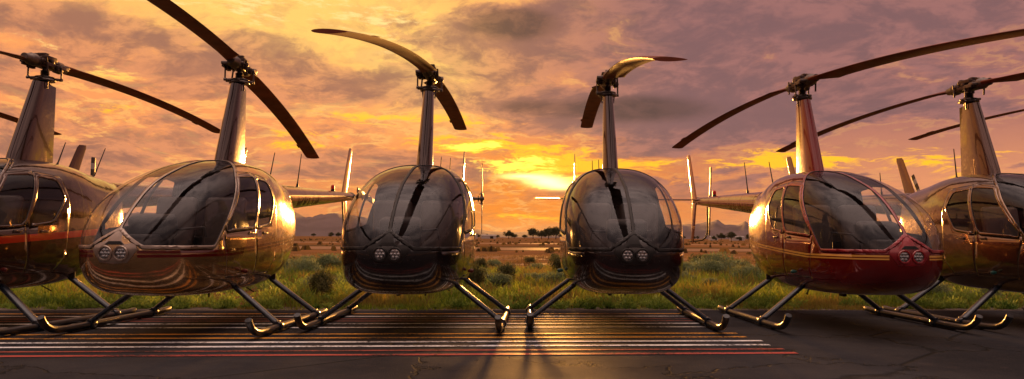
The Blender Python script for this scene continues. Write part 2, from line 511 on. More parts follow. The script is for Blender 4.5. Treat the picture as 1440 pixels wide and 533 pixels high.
def k_boom(bm):
    rings = []
    for i in range(40):
        t = i/39; x = -1.36-3.95*t; r = .195-.118*t; zc = 1.607+.235*t
        rings.append([(x, r*math.cos(2*PI*k/32), zc+r*math.sin(2*PI*k/32)) for k in range(32)])
    add_loft(bm, rings)
    for i in range(6):   # skin joints of the tapered tube
        t = .04+i*.17; x = -1.36-3.95*t; r = .195-.118*t+.0018; zc = 1.607+.235*t
        add_lathe(bm, [(r-.004,-.016),(r,-.012),(r,.012),(r-.004,.016)], (x,0,zc), 'x', 32)
def k_gearbox(bm):
    add_lathe(bm, [(.05,-5.30),(.082,-5.32),(.085,-5.42),(.07,-5.50),(.045,-5.60),(.012,-5.66)], (0,0,1.85), 'x', 20)
    add_lathe(bm, [(.05,0),(.045,.12),(.03,.16),(.028,.26)], (-5.46,0,1.85), 'y', 16)
def foil(bm, stations, n=20):
    """stations: (le_x, te_x, offset, thick, axis position) -> vertical or lateral surface"""
    rings = []
    for P0, P1, th, nv in stations:
        P0, P1, nv = Vector(P0), Vector(P1), Vector(nv); ring = []
        for k in range(n):
            a = 2*PI*k/n; u = (1-math.cos(a))/2; y = th*1.7*math.sqrt(u)*(1-u)**.7
            ring.append(P0+(P1-P0)*u+nv*(math.copysign(y, math.sin(a)) if k not in (0, n//2) else 0))
        rings.append(ring)
    add_loft(bm, rings)
def k_finup(bm):
    foil(bm, [((-5.02,-.10,1.84),(-5.42,-.10,1.84),.022,(0,1,0)),((-5.20,-.10,2.2),(-5.54,-.10,2.2),.018,(0,1,0)),((-5.50,-.10,2.80),(-5.76,-.10,2.80),.014,(0,1,0)),((-5.56,-.10,2.86),(-5.76,-.10,2.87),.009,(0,1,0))])
def k_findn(bm):
    foil(bm, [((-5.06,-.10,1.80),(-5.42,-.10,1.80),.02,(0,1,0)),((-5.18,-.10,1.4),(-5.46,-.10,1.4),.017,(0,1,0)),((-5.32,-.10,.98),(-5.52,-.10,.98),.012,(0,1,0)),((-5.36,-.10,.94),(-5.5,-.10,.94),.008,(0,1,0))])
def k_stab(bm):
    foil(bm, [((-4.98,-.05,1.86),(-5.34,-.05,1.86),.02,(0,0,1)),((-4.98,-.92,1.86),(-5.30,-.92,1.86),.017,(0,0,1)),((-5.01,-.96,1.86),(-5.29,-.96,1.86),.008,(0,0,1))])
def k_guard(bm):
    P = [(-4.72,.02,1.70),(-4.74,.03,1.5),(-4.76,.04,1.28),(-4.80,.04,1.16),(-4.88,.03,1.07),(-5.0,.0,1.02),(-5.2,-.05,1.00),(-5.40,-.10,.99),(-5.62,-.10,.985)]
    add_tube(bm, P, .016, 10)
def k_tblade(s):
    def f(bm):
        foil(bm, [((.055,.0,s*.10),(-.02,.0,s*.10),.012,(0,1,0)),((.065,.01,s*.18),(-.065,.01,s*.18),.012,(0,1,0)),((.065,.01,s*.72),(-.065,.01,s*.72),.009,(0,1,0)),((.05,.01,s*.74),(-.06,.01,s*.74),.005,(0,1,0))])
    return f
def k_thub(bm):
    add_lathe(bm, [(.05,-.03),(.055,-.02),(.055,.02),(.03,.05),(.012,.06)], (0,0,0), 'y', 16)
    add_box(bm, (0,.005,0), (.06,.045,.26), .01)
    for s in (-1, 1): add_tube(bm, [(.05,-.05,s*.09), (.05,.0,s*.11)], .008, 8)
    add_lathe(bm, [(.07,-.075),(.075,-.065),(.03,-.05)], (0,0,0), 'y', 16)
def k_seat(y, x):
    def f(bm):
        add_box(bm, (x, y, .80), (.50,.48,.16), .05)
        add_box(bm, (x, y, .62), (.42,.46,.24), .02)
    return f
def k_back(y, x):
    def f(bm):
        add_box(bm, (x-.30, y, 1.16), (.12,.47,.66), .055, Matrix.Rotation(-.16, 3, 'Y'))
    return f
def k_panel(bm):
    add_box(bm, (1.98,0,.80), (.34,.26,.50), .03)
    add_box(bm, (1.90,0,1.13), (.20,.44,.24), .05, Matrix.Rotation(.25, 3, 'Y'))
    for yy in (-.12, 0, .12):
        for zz in (1.08, 1.18): add_lathe(bm, [(.04,0),(.045,.01),(.04,.02)], (1.785,yy,zz), 'x', 12)
def k_inner(bm):
    add_box(bm, (.85,0,.50), (1.8,.84,.04), .01)
    add_box(bm, (.02,0,1.05), (.05,1.12,1.12), .02)
    add_box(bm, (.62,0,.78), (.10,.98,.5), .02)
def k_cyclic(bm):
    add_tube(bm, [(1.50,0,.62),(1.52,0,.95),(1.50,0,1.08)], .016, 8)
    add_tube(bm, [(1.50,-.36,1.02),(1.50,-.34,1.13),(1.50,0,1.10),(1.50,.34,1.13),(1.50,.36,1.02)], .013, 8)
def k_ring(s):
    def f(bm):
        P = []
        for k in range(28): P.append(Vector((2.568, s*.074+.066*math.cos(2*PI*k/28), .872+.066*math.sin(2*PI*k/28))))
        for k in range(28):
            a = P[k]; b = P[(k+1) % 28]
        R = []
        for k in range(28):
            c = Vector((2.556, s*.074, .872)); d = (P[k]-Vector((2.568, s*.074, .872))).normalized()
            R.append([c+d*(.062+.011*math.cos(q*PI/3))+Vector((.012+.012*math.sin(q*PI/3), 0, 0)) for q in range(6)])
        V = [[bm.verts.new(p) for p in r] for r in R]
        for k in range(28):
            for q in range(6): bm.faces.new((V[k][q], V[(k+1) % 28][q], V[(k+1) % 28][(q+1) % 6], V[k][(q+1) % 6]))
    return f
def k_bowl(s):
    def f(bm):
        add_lathe(bm, [(.008,2.535),(.03,2.540),(.058,2.561)], (0,s*.074,.872), 'x', 24)
        for k in range(7):
            a = k*2*PI/6; r = 0 if k == 6 else .034
            add_lathe(bm, [(.006,2.556),(.014,2.560),(.015,2.568),(.004,2.571)], (0,s*.074+r*math.cos(a),.872+r*math.sin(a)), 'x', 8)
    return f
def k_lens(s):
    return lambda bm: add_lathe(bm, [(.062,2.571),(.045,2.575),(.01,2.577)], (0,s*.074,.872), 'x', 20)
def k_nose(bm):   # faceted plate that carries the two lamps
    def pr(y, z, dx=0):
        # push onto the nose surface
        best = min((abs(FX[0](t)-0), t) for t in (0,))
        return Vector((xsurf(y, z)+dx, y, z))
    out = [(.0,1.115),(.035,1.10),(.20,.945),(.215,.905),(.185,.86),(.13,.785),(0,.772),(-.13,.785),(-.185,.86),(-.215,.905),(-.20,.945),(-.035,1.10)]
    def lay(sc, dx): return [bm.verts.new(pr(y*sc, .90+(z-.90)*sc, dx)) for y, z in out]
    a, b, c, d = lay(1.0, -.004), lay(.985, .007), lay(.9, .010), lay(.55, .010)
    n = len(out)
    for p, q in ((a, b), (b, c), (c, d)):
        for k in range(n): bm.faces.new((p[k], q[k], q[(k+1) % n], p[(k+1) % n]))
    bm.faces.new(d[::-1])
def xsurf(y, z):
    lo, hi = 0.0, tt[8]
    def inside(t):
        x, zb, zt, w, zc = [f(t) for f in FX]
        e = expo(x)[0 if z > zc else 1]; h = (zt-zc) if z > zc else (zc-zb)
        return (abs(y)/w)**e+(abs(z-zc)/h)**e < 1
    for _ in range(30):
        m = (lo+hi)/2
        if inside(m): hi = m
        else: lo = m
    return FX[0](hi)
def k_vent(bm):
    P = [(-.055,.985),(.055,.985),(.09,.955),(-.09,.955)]
    vs = [bm.verts.new((xsurf(y, z)+.0125, y, z)) for y, z in P]; bm.faces.new(vs)
    vs2 = [bm.verts.new((xsurf(y, z)+.003, y, z)) for y, z in P]
    for k in range(4): bm.faces.new((vs[k], vs2[k], vs2[(k+1) % 4], vs[(k+1) % 4]))
def k_handle(s, x):
    def f(bm):
        add_box(bm, (x, s*.694, 1.075), (.11,.018,.02), .006)
        add_box(bm, (x+.045, s*.688, 1.075), (.025,.03,.03), .006)
    return f
def k_nav(s):
    def f(bm):
        add_lathe(bm, [(.012,.67),(.02,.69),(.023,.71),(.02,.73),(.008,.74)] if s > 0 else [(.008,-.74),(.02,-.73),(.023,-.71),(.02,-.69),(.012,-.67)], (1.30,0,.66), 'y', 14)
    return f
def k_whip(x, lean, L):
    def f(bm):
        add_lathe(bm, [(.022,0),(.018,.04),(.008,.06)], (x,0,1.93 if x > -.5 else 1.80 if x > -2 else 1.83), 'z', 10)
        z = 1.97 if x > -.5 else 1.84 if x > -2 else 1.87
        add_tube(bm, [(x,0,z),(x-lean*L*.5,0,z+L*.5),(x-lean*L,0,z+L)], [.010,.008,.006], 6)
    return f
def k_beacon(bm): add_lathe(bm, [(.035,1.87),(.035,1.90),(.03,1.92)], (-4.15,0,0), 'z', 14)
def k_beaconlens(bm): add_lathe(bm, [(.034,1.92),(.036,1.95),(.03,1.985),(.01,2.0)], (-4.15,0,0), 'z', 14)
BELLY = [('drain', lambda bm: add_tube(bm, [(.9,.12,.41),(.88,.12,.34)], .012, 8)), ('belly_vent', lambda bm: add_box(bm, (1.3,-.12,.385), (.12,.04,.03), .008)),
         ('belly_antenna', lambda bm: add_tube(bm, [(.55,-.2,.42),(.50,-.2,.33),(.47,-.2,.345)], .009, 6)), ('belly_antenna', lambda bm: add_tube(bm, [(.2,.2,.44),(.1,.32,.34)], .007, 6))]
def k_marks(side):
    def f(bm):   # the slanted registration characters along the tail boom, as strokes
        st = [(0,0,0,1),(0,1,.5,0),(.5,0,.5,1), (.8,1,1.25,1),(1.25,1,.95,0), (1.55,1,1.95,1),(1.95,1,1.7,0),
              (2.3,1,2.5,0),(2.5,0,2.8,1), (3.1,1,3.3,0),(3.3,0,3.45,.7),(3.45,.7,3.6,0),(3.6,0,3.85,1)]
        def pt(u, v):
            x = (-2.9+u*.28) if side > 0 else (-1.85-u*.28); t = (-1.36-x)/3.95; r = .195-.118*t+.003; zc = 1.607+.235*t
            a = math.radians(-48+v*44); sl = v*.05
            return Vector((x-side*sl, side*r*math.cos(a), zc+r*math.sin(a)))
        for a0, b0, a1, b1 in st:
            q = []
            for i in range(5):
                u = a0+(a1-a0)*i/4; v = b0+(b1-b0)*i/4; dx = .07
                q.append((bm.verts.new(pt(u-dx, v)), bm.verts.new(pt(u+dx, v))))
            for p, r in zip(q, q[1:]): bm.faces.new((p[0], p[1], r[1], r[0]))
    return f
def k_boomstripe(bm):
    for s in (1, -1):
        q = []
        for i in range(20):
            x = -1.42-3.6*i/19; t = (-1.36-x)/3.95; r = .195-.118*t+.0028; zc = 1.607+.235*t
            row = [bm.verts.new((x, s*r*math.cos(a), zc+r*math.sin(a))) for a in (.10, .17)]
            q.append(row)
        for p, r in zip(q, q[1:]): bm.faces.new((p[0], r[0], r[1], p[1]))

shell_mesh = {k: to_mesh(k, b2) for k, b2 in SH.items() if not k.startswith('_')}
RIV = rivets_mesh()

def helicopter(idx, x, y, yaw, mats, label, rot_az, ztip_rear, trot, mark=None, text_mat=None):
    root = empty('helicopter', (x, y, 0), yaw-PI/2)
    tag(root, label, 'helicopter', 'helicopters parked in a row on the tarmac')
    body, fairing, fin, frame = mats['body'], mats.get('mast', mats['body']), mats.get('fin', mats['body']), mats.get('frame', mats['body'])
    inn = M['interior']
    fus = obj('fuselage', shell_mesh['shell'], root, [body, inn, M['seam'], inn], (.014, -1, 1))
    tag(obj('rivets', RIV, fus, frame), kind='stuff')
    obj('nose_plate', kit('nose_plate', 'nose', k_nose), fus, frame)
    obj('nose_vent', kit('nose_vent', 'vent', k_vent), fus, M['seam'])
    obj('windshield_frame', shell_mesh['wsframe'], root, [frame, inn], (.012, .35, 1))
    for s in ('a', 'b'): obj('windshield', shell_mesh['windshield_'+s], root, M['glass'])
    for s, sg in (('a', 1), ('b', -1)):
        for D in ('F', 'R'):
            d = obj('door', shell_mesh['door%s_%s' % (D, s)], root, [body, inn], (.014, -1, 1))
            obj('window', shell_mesh['win%s_%s' % (D, s)], d, M['glass'])
            obj('window_frame', shell_mesh['fr%s_%s' % (D, s)], d, [frame, inn], (.012, .25, 1))
            hx = 1.12 if D == 'F' else .72
            obj('handle', kit('handle', 'hd%s%d' % (D, sg), k_handle(sg, hx)), d, M['steel'])
    for s in (-1, 1):
        h = obj('headlight', kit('headlight', 'ring%d' % s, k_ring(s)), root, mats.get('ring', frame))
        obj('reflector', kit('reflector', 'bowl%d' % s, k_bowl(s)), h, M['reflector'])
        obj('lens', kit('lens', 'lens%d' % s, k_lens(s)), h, M['lens'])
        obj('position_light', kit('position_light', 'nav%d' % s, k_nav(s)), root, M['navdark'] if s < 0 else M['navred'])
    obj('cabin_floor', kit('cabin_floor', 'inner', k_inner), root, M['interior'])
    obj('instrument_panel', kit('instrument_panel', 'panel', k_panel), root, M['interior'])
    obj('control_stick', kit('control_stick', 'cyc', k_cyclic), root, M['black'])
    for yy, xx in ((.29, 1.22), (-.29, 1.22), (.29, .42), (-.29, .42)):
        s = obj('seat', kit('seat', 'seat%.2f%.2f' % (yy, xx), k_seat(yy, xx)), root, M['seat'])
        obj('backrest', kit('backrest', 'back%.2f%.2f' % (yy, xx), k_back(yy, xx)), s, M['seat'])
    for q, (nm, fn) in enumerate(BELLY): obj(nm, kit(nm, 'belly%d' % q, fn), root, M['black'])
    for s in (-1, 1):
        sk = obj('skid', kit('skid', 'skid%d' % s, k_skid(s)), root, M['skid'])
        for a, b in ((1.2, 1.12), (-.07, -.0)):
            obj('strut', kit('strut', 'strut%d%.1f' % (s, a), k_strut(s, a, b)), sk, M['strut'])
        for q, span in enumerate(((-.3,.25),(1.0,1.55))): obj('skid_shoe', kit('skid_shoe', 'shoe%d%d' % (s, q), k_shoe(s, span)), sk, M['shoe'])
    obj('mast_fairing', kit('mast_fairing', 'fair', k_fairing), root, fairing)
    mast = obj('mast', kit('mast', 'mast', k_mast), root, M['steel'])
    obj('swashplate', kit('swashplate', 'swash', k_swash), mast, M['steel'])
    hub = obj('rotor_hub', kit('rotor_hub', 'hub', k_hub), root, M['rust']); hub.rotation_euler.z = rot_az
    d = .42; tz = ztip_rear-3.235+d     # rear blade tip height fixes the teeter
    for sgn in (1, -1):
        R = Matrix.Rotation(0 if sgn > 0 else PI, 4, 'Z')
        g = obj('blade_grip', kit('blade_grip', 'grip', k_grip), hub, M['steel']); g.matrix_local = R
        l = obj('pitch_link', kit('pitch_link', 'link', k_link), hub, M['steel']); l.matrix_local = R
        bm = bmesh.new(); t = -tz if sgn > 0 else tz
        add_loft(bm, blade_pts(3.235, t, d, sgn))
        # trim tab near the tip on the trailing edge
        zt_ = 3.235+t*(4.3/5)-d*(4.3/5)**2
        add_box(bm, (4.3, .180, zt_-.007), (.20,.026,.004), 0, Matrix.Rotation(-math.atan((t-2*d*.86)/5), 3, 'Y'))
        b = bm_obj('rotor_blade', bm, M['blade'], hub, True, 40); b.matrix_local = R
    boom = obj('tail_boom', kit('tail_boom', 'boom', k_boom), root, mats.get('boom', body))
    obj('vertical_fin', kit('vertical_fin', 'finup', k_finup), boom, fin)
    obj('vertical_fin', kit('vertical_fin', 'findn', k_findn), boom, fin)
    obj('stabilizer', kit('stabilizer', 'stab', k_stab), boom, fin)
    obj('tail_guard', kit('tail_guard', 'guard', k_guard), boom, M['black'])
    obj('gearbox', kit('gearbox', 'gear', k_gearbox), boom, M['steel'])
    bc = obj('beacon', kit('beacon', 'beacon', k_beacon), root, M['black'])
    obj('lens', kit('lens', 'blens', k_beaconlens), bc, M['red'])
    for ax, al, aL in {0: (), 1: ((-.30,.42,.30),(-1.0,.50,.45)), 6: ((-.32,.1,.42),(-2.26,.1,.34)), 7: ()}.get(idx, ((-1.10,.42,.42),(-2.26,.30,.50))):
        obj('antenna', kit('antenna', 'w%.2f' % ax+str(al), k_whip(ax, al, aL)), root, M['black'])
    if text_mat:
        for sd in (1, -1): obj('registration', kit('registration', 'mk%d' % sd, k_marks(sd)), boom, text_mat)
        obj('pinstripe', kit('pinstripe', 'bs', k_boomstripe), boom, M['gold'])
    th = obj('tail_rotor', kit('tail_rotor', 'thub', k_thub), root, M['steel'], loc=(-5.46,.29,1.85)); th.rotation_euler.y = trot
    for s in (1, -1): obj('rotor_blade', kit('tail_rotor_blade', 'tb%d' % s, k_tblade(s)), th, M['tailblade'])
    return root

P_brown = paint_mat('brown_paint', (.085,.042,.026), stripes=((.035,.115),), stripe_col=(.42,.02,.008))
P_bronze = paint_mat('bronze_paint', (.46,.27,.115), stripes=((-.052,-.026),(-.014,.014)), stripe_col=(.10,.003,.004), metal=.8)
P_bframe = simple('bronze_trim', (.34,.26,.21), .32, .6, coat=.5)
P_redmast = paint_mat('red_mast_paint', (.24,.004,.005), metal=.0, wav=.3)
P_black = paint_mat('black_paint', (.007,.005,.006), metal=.0, rough=.2)
P_maroon = paint_mat('maroon_black_paint', (.012,.005,.005), metal=.0, rough=.2)
P_red = paint_mat('red_paint', (.20,.006,.006), stripes=((-.046,-.030),(-.018,.002)), stripe_col=(.80,.42,.08), metal=.35)
P_redframe = simple('red_trim', (.30,.012,.02), .3, .1, coat=.8)
P_tan = paint_mat('tan_paint', (.17,.095,.055), metal=.8)
P_grey = paint_mat('grey_mast_paint', (.075,.05,.047), metal=.85, rough=.14, wav=.3)
P_blacktrim = simple('black_trim', (.008,.006,.006), .5, 0)
P_pinkgrey = paint_mat('warm_grey_paint', (.11,.062,.05), wav=.3, metal=.85)

HELI = [
 (0, -9.35, 9.0, -.12, dict(body=P_brown), 'dark brown helicopter beyond the left edge, only tail and rear blade showing', .03, 3.00, 0, None),
 (1, -6.024, 9.161, -.106, dict(body=P_brown, mast=P_grey), 'brown helicopter with a broad red side stripe, cut by the left edge', .055, 3.08, 1.5, None),
 (2, -3.543, 9.224, -.051, dict(body=P_bronze, mast=P_grey, frame=P_bframe), 'bronze gold helicopter with thin dark red pinstripes and pale windshield frame', .125, 2.60, 1.45, 'ink'),
 (3, -1.122, 9.627, -.036, dict(body=P_black, mast=P_grey, frame=P_blacktrim), 'black helicopter with shiny headlights, facing camera, left of the setting sun', .015, 3.25, .02, None),
 (4, 1.314, 9.89, -.024, dict(body=P_maroon, mast=P_grey, frame=P_blacktrim), 'near black maroon helicopter with dark headlights, just right of the setting sun', -.03, 3.35, 1.4, None),
 (5, 4.069, 10.015, .02, dict(body=P_red, frame=P_redframe, mast=P_redmast), 'red helicopter with gold pinstripes, red mast and red nose plate', .095, 2.95, .12, 'gold'),
 (6, 6.503, 10.157, .055, dict(body=P_tan, mast=P_pinkgrey), 'tan bronze helicopter without stripes, cut by the right edge', .105, 2.90, .3, None),
 (7, 9.15, 10.3, .08, dict(body=P_tan), 'tan helicopter beyond the right edge, only tail and rear blade showing', .03, 3.2, -.5, None),
]
for i, x, y, a, mt, lab, az, zr, tr, tx in HELI:
    helicopter(i, x, y, a, mt, lab, az, zr, tr, text_mat=M[tx] if tx else None)

# ------------------------------------------------------------------ ground
SL = .072; CS, SN = math.cos(math.atan(SL)), math.sin(math.atan(SL))
def gp(u, v, z=0):   # ground frame: u along the parked row, v away from the camera
    return (u*CS-v*SN, u*SN+v*CS, z)
def slab(name, u0, u1, v0, v1, z, mat, nu=1, wob=0, jag=None):
    V = []; F = []
    for i in range(nu+1):
        u = u0+(u1-u0)*i/nu
        w = (mnoise.noise((u*.9, v1, 3))*wob+mnoise.noise((u*6, v1, 5))*wob*.4) if wob else 0
        w0 = (mnoise.noise((u*.7, v0, 9))*wob) if (wob and jag) else 0
        V += [gp(u, v0+w0, z), gp(u, v1+w, z)]
    for i in range(nu): F.append((2*i, 2*i+2, 2*i+3, 2*i+1))
    me = np_mesh(name, V, F)
    return tag(link(name, me, None, [mat]), kind='structure')
def ground_mat():
    m, nt, b = newmat('dry_field'); v, x, y, z = coords(nt)
    n1 = fbm(nt, v, .35, 8, .65); n2 = fbm(nt, comb(nt, x*.010, y*.07, 0), 1, 6, .6); n3 = fbm(nt, v, 6, 8, .7)
    n4 = fbm(nt, comb(nt, x*.003, y*.02, 3), 1, 5, .6)
    c = mix(nt, n1.ss(.4, .62), (.15,.085,.035), (.22,.10,.04))
    c = mix(nt, n2.ss(.45, .6)*.8, c, (.28,.12,.045))
    c = mix(nt, n4.ss(.5, .62)*.7, c, (.09,.06,.025))
    c = mix(nt, n3.ss(.45, .7)*.5, c, (.08,.065,.035))
    return matte(m, nt, b, c, n3, .6, .0, .8, .06)
def matte(m, nt, b, c, h, rough, amount, bs, bd):
    # rough ground: mostly diffuse, with a little sheen that does not blow up at grazing angles
    d = nt.nodes.new('ShaderNodeBsdfDiffuse'); g = nt.nodes.new('ShaderNodeBsdfGlossy'); g.inputs['Roughness'].default_value = rough
    nt.links.new(c, d.inputs[0]); ms = nt.nodes.new('ShaderNodeMixShader')
    if isinstance(amount, N): nt.links.new(amount.s, ms.inputs[0])
    else: ms.inputs[0].default_value = amount
    bp = nt.nodes.new('ShaderNodeBump'); bp.inputs['Strength'].default_value = bs; bp.inputs['Distance'].default_value = bd
    nt.links.new(h.s, bp.inputs['Height'])
    for q in (d, g): nt.links.new(bp.outputs[0], q.inputs['Normal'])
    nt.links.new(d.outputs[0], ms.inputs[1]); nt.links.new(g.outputs[0], ms.inputs[2])
    nt.links.new(ms.outputs[0], nt.nodes['Material Output'].inputs['Surface']); nt.nodes.remove(b); return m
def asphalt_mat():
    m, nt, b = newmat('worn_asphalt'); v, x, y, z = coords(nt)
    n1 = fbm(nt, v, .55, 6, .6); n2 = fbm(nt, v, 90, 3, .6); n3 = fbm(nt, v, 7, 6, .7)
    vo = nt.nodes.new('ShaderNodeTexVoronoi'); vo.feature = 'DISTANCE_TO_EDGE'; vo.inputs['Scale'].default_value = .42
    w = fbm(nt, v, 2.2, 5, .6); vv = comb(nt, x+w*1.1, y+w*1.1, 0); nt.links.new(vv, vo.inputs['Vector'])
    cr = 1-N(nt, vo.outputs[0]).ss(.0, .014)
    c = mix(nt, n1.ss(.3, .7), (.018,.019,.024), (.033,.033,.039))
    c = mix(nt, n3.ss(.5, .75)*.5, c, (.055,.045,.042)); c = mix(nt, n2.ss(.52, .75)*.5, c, (.09,.078,.072))
    c = mix(nt, cr*.8, c, (.008,.008,.008))
    h = n2*.6+n3*.6-cr*1.0
    return matte(m, nt, b, c, h, .45, n1.ss(.3, .7)*.022+.014, 1.0, .012)
def line_mat(name, col):
    m, nt, b = newmat(name); v, x, y, z = coords(nt)
    n = fbm(nt, v, 28, 8, .75); n2 = fbm(nt, v, 1.3, 4, .6)
    wear = (n+n2*.7).ss(.78, 1.02)
    c = mix(nt, wear, col, (.03,.026,.026)); return matte(m, nt, b, c, n, .4, .06, .6, .005)
def gravel_mat():
    m, nt, b = newmat('gravel'); v, x, y, z = coords(nt)
    vo = nt.nodes.new('ShaderNodeTexVoronoi'); vo.inputs['Scale'].default_value = 26; nt.links.new(v, vo.inputs['Vector'])
    n = fbm(nt, v, 3, 6, .7); c = mix(nt, n.ss(.35, .65), (.10,.075,.06), (.24,.18,.145))
    c = mix(nt, N(nt, vo.outputs['Distance']).ss(.1, .6)*.6, c, (.05,.04,.035)); nt.links.new(c, b.inputs['Base Color'])
    b.inputs['Roughness'].default_value = .9; bump(nt, b, N(nt, vo.outputs['Distance']), 1, .03); return m
GROUND = ground_mat()
L_ = 12000
V = []; F = []
def hgt(x, y): return 0.0
me = np_mesh('ground', [(-L_,-L_,-.03),(L_,-L_,-.03),(L_,L_,-.03),(-L_,L_,-.03)], [(0,1,2,3)])
tag(link('ground', me, None, [GROUND]), kind='structure')
slab('gravel_shoulder', -60, 60, 9, 10.95, -.010, gravel_mat(), 400, .35)
slab('tarmac', -60, 60, -40, 10.42, 0.0, asphalt_mat(), 600, .05)
def flat_mat(name, a, b_, gl):
    m, nt, b = newmat(name); v, x, y, z = coords(nt); n = fbm(nt, comb(nt, x*.06, y*.9, 0), 1, 7, .65)
    return matte(m, nt, b, mix(nt, n.ss(.35, .65), a, b_), n, .5, gl, .5, .04)
road = flat_mat('packed_dirt', (.30,.16,.08), (.42,.24,.13), .03)
taxi = flat_mat('pale_taxiway', (.20,.12,.07), (.32,.17,.08), .035)
slab('dirt_track', -400, 400, 27.5, 30.3, -.018, road, 300, .5, True)
slab('taxiway', -900, 900, 34.5, 42.5, -.014, taxi, 200, .4, True)
slab('runway', -1200, 1200, 60, 76, -.010, taxi, 200, .5, True)
slab('far_track', -1200, 1200, 120, 135, -.006, road, 200, .8, True)
LC = {'y': line_mat('yellow_marking', (.72,.34,.06)), 'w': line_mat('white_marking', (.85,.85,.88)), 'r': line_mat('red_marking', (.42,.08,.065)), 'd': line_mat('dull_red_marking', (.34,.08,.06))}
for py, c in [(440.3,'y'),(443.8,'w'),(447.2,'d'),(450.2,'d'),(453.9,'w'),(458.9,'w'),(467.8,'y'),(473,'y'),(478.6,'w'),(484.4,'w'),(490.3,'d'),(496,'r')]:
    v = 1.0444*1013.5/(py-334)*CS
    col = {'y':'yellow_line','w':'white_line','r':'red_line','d':'red_line'}[c]
    hw = .033 if py < 460 else .041
    if c == 'd': hw *= .8
    ex = np.interp(py, [440,444,447,450,454,459,468,473,478.6,484.4,490,496], [958,965,971,977,983,991,1035,1047,1069,1079,1098,1117])
    k_ = (ex-720)/1013.5; Y_ = v/(CS-k_*SN); uend = k_*Y_*CS+Y_*SN
    slab(col, -26, uend, v-hw, v+hw, .004, LC[c], 300, .012, True)

# ------------------------------------------------------------------ vegetation
def leaf_mat(name, a, b_, trans=.35, c_=None):
    m = bpy.data.materials.new(name); m.use_nodes = True; nt = m.node_tree; b = nt.nodes['Principled BSDF']
    at = nt.nodes.new('ShaderNodeAttribute'); at.attribute_name = 'tone'
    c = mix(nt, N(nt, at.outputs['Fac']), a, b_)
    if c_:
        v, x, y, z = coords(nt); n = fbm(nt, v, .7, 4, .6); c = mix(nt, n.ss(.42, .62), c, c_)
    nt.links.new(c, b.inputs['Base Color']); b.inputs['Roughness'].default_value = .6; b.inputs['Specular IOR Level'].default_value = .25
    t = nt.nodes.new('ShaderNodeBsdfTranslucent'); nt.links.new(c, t.inputs[0])
    ms = nt.nodes.new('ShaderNodeMixShader'); ms.inputs[0].default_value = trans
    out = nt.nodes['Material Output']; nt.links.new(b.outputs[0], ms.inputs[1]); nt.links.new(t.outputs[0], ms.inputs[2]); nt.links.new(ms.outputs[0], out.inputs[0])
    return m
M['grass'] = leaf_mat('green_grass', (.07,.16,.015), (.44,.52,.065), .5, (.34,.24,.06))
M['dry'] = leaf_mat('dry_grass', (.20,.13,.05), (.34,.22,.09), .4)
M['sage'] = leaf_mat('sage_leaves', (.06,.10,.035), (.28,.33,.17), .4)
M['brush'] = leaf_mat('dark_brush_leaves', (.06,.085,.03), (.18,.17,.07), .4)
M['scrub'] = leaf_mat('dry_scrub_leaves', (.07,.055,.025), (.16,.11,.05), .4)
M['tree'] = leaf_mat('tree_leaves', (.035,.045,.02), (.07,.075,.035), .3)
M['bark'] = simple('bark', (.09,.06,.04), .9)
def set_tone(me, tone):
    a = me.attributes.new('tone', 'FLOAT', 'POINT'); a.data.foreach_set('value', np.asarray(tone, np.float32))
def blades_mesh(name, n_cl, region, hrange, per, wid, dens):
    """tufts of bent grass blades"""
    (v0, v1) = region; cl = []
    while len(cl) < n_cl:
        m = n_cl*2
        v = v0+(v1-v0)*rng.random(m)**1.35; half = v*.80+6
        u = (rng.random(m)*2-1)*half
        for a, b in zip(u, v):
            q = mnoise.noise((a*.35, b*.35, 1.7))+.5*mnoise.noise((a*1.3, b*1.3, 4.2))
            if q > dens+rng.normal()*.22: cl.append((a, b, q))
            if len(cl) >= n_cl: break
    cl = np.array(cl); n = n_cl*per
    cu = np.repeat(cl[:,0], per)+rng.normal(0, .055, n)*(1+np.repeat(cl[:,1], per)/25); cv = np.repeat(cl[:,1], per)+rng.normal(0, .055, n)*(1+np.repeat(cl[:,1], per)/25)
    x = cu*CS-cv*SN; y = cu*SN+cv*CS
    H = np.repeat(hrange[0]+(hrange[1]-hrange[0])*rng.random(n_cl)**1.6*(.6+.8*np.clip(cl[:,2]+.3, 0, 1)), per)*(.5+.6*rng.random(n))
    edge = np.clip((cv-v0)/.9, .25, 1); H = H*edge
    a = rng.random(n)*2*PI; lean = rng.random(n)**1.5*.9+.05; w = wid*(.6+.8*rng.random(n))*(1+cv/30)
    dx, dy = np.cos(a), np.sin(a); fa = rng.random(n)*2*PI; wx, wy = np.cos(fa)*w, np.sin(fa)*w
    z0 = np.full(n, -.03)
    def P(s, k, ww): return np.stack([x+dx*lean*H*k+wx*ww, y+dy*lean*H*k+wy*ww, z0+H*s], 1)
    V = np.stack([P(0,0,-1), P(0,0,1), P(.55,.3,-.8), P(.55,.3,.8), P(1,1,0)], 1).reshape(-1, 3)
    b = np.arange(n)*5
    F4 = np.stack([b, b+1, b+3, b+2], 1); F3 = np.stack([b+2, b+3, b+4], 1)
    me = np_mesh(name, V, F4, F3); tone = np.repeat(np.clip(np.repeat(rng.random(n_cl)**1.2, per)*.85+rng.random(n)*.3-.05, 0, 1), 5); set_tone(me, tone)
    return me
tag(link('grass', blades_mesh('grass', 11500, (10.62, 24), (.06, .36), 24, .0055, -.12), None, [M['grass']]), 'green grass bank running behind the tarmac edge', 'grass', kind='stuff')
tag(link('dry_grass', blades_mesh('dry_grass', 7500, (10.9, 42), (.08, .26), 18, .0045, -.15), None, [M['dry']]), 'dry straw coloured grass mixed into the green bank', 'dry grass', kind='stuff')

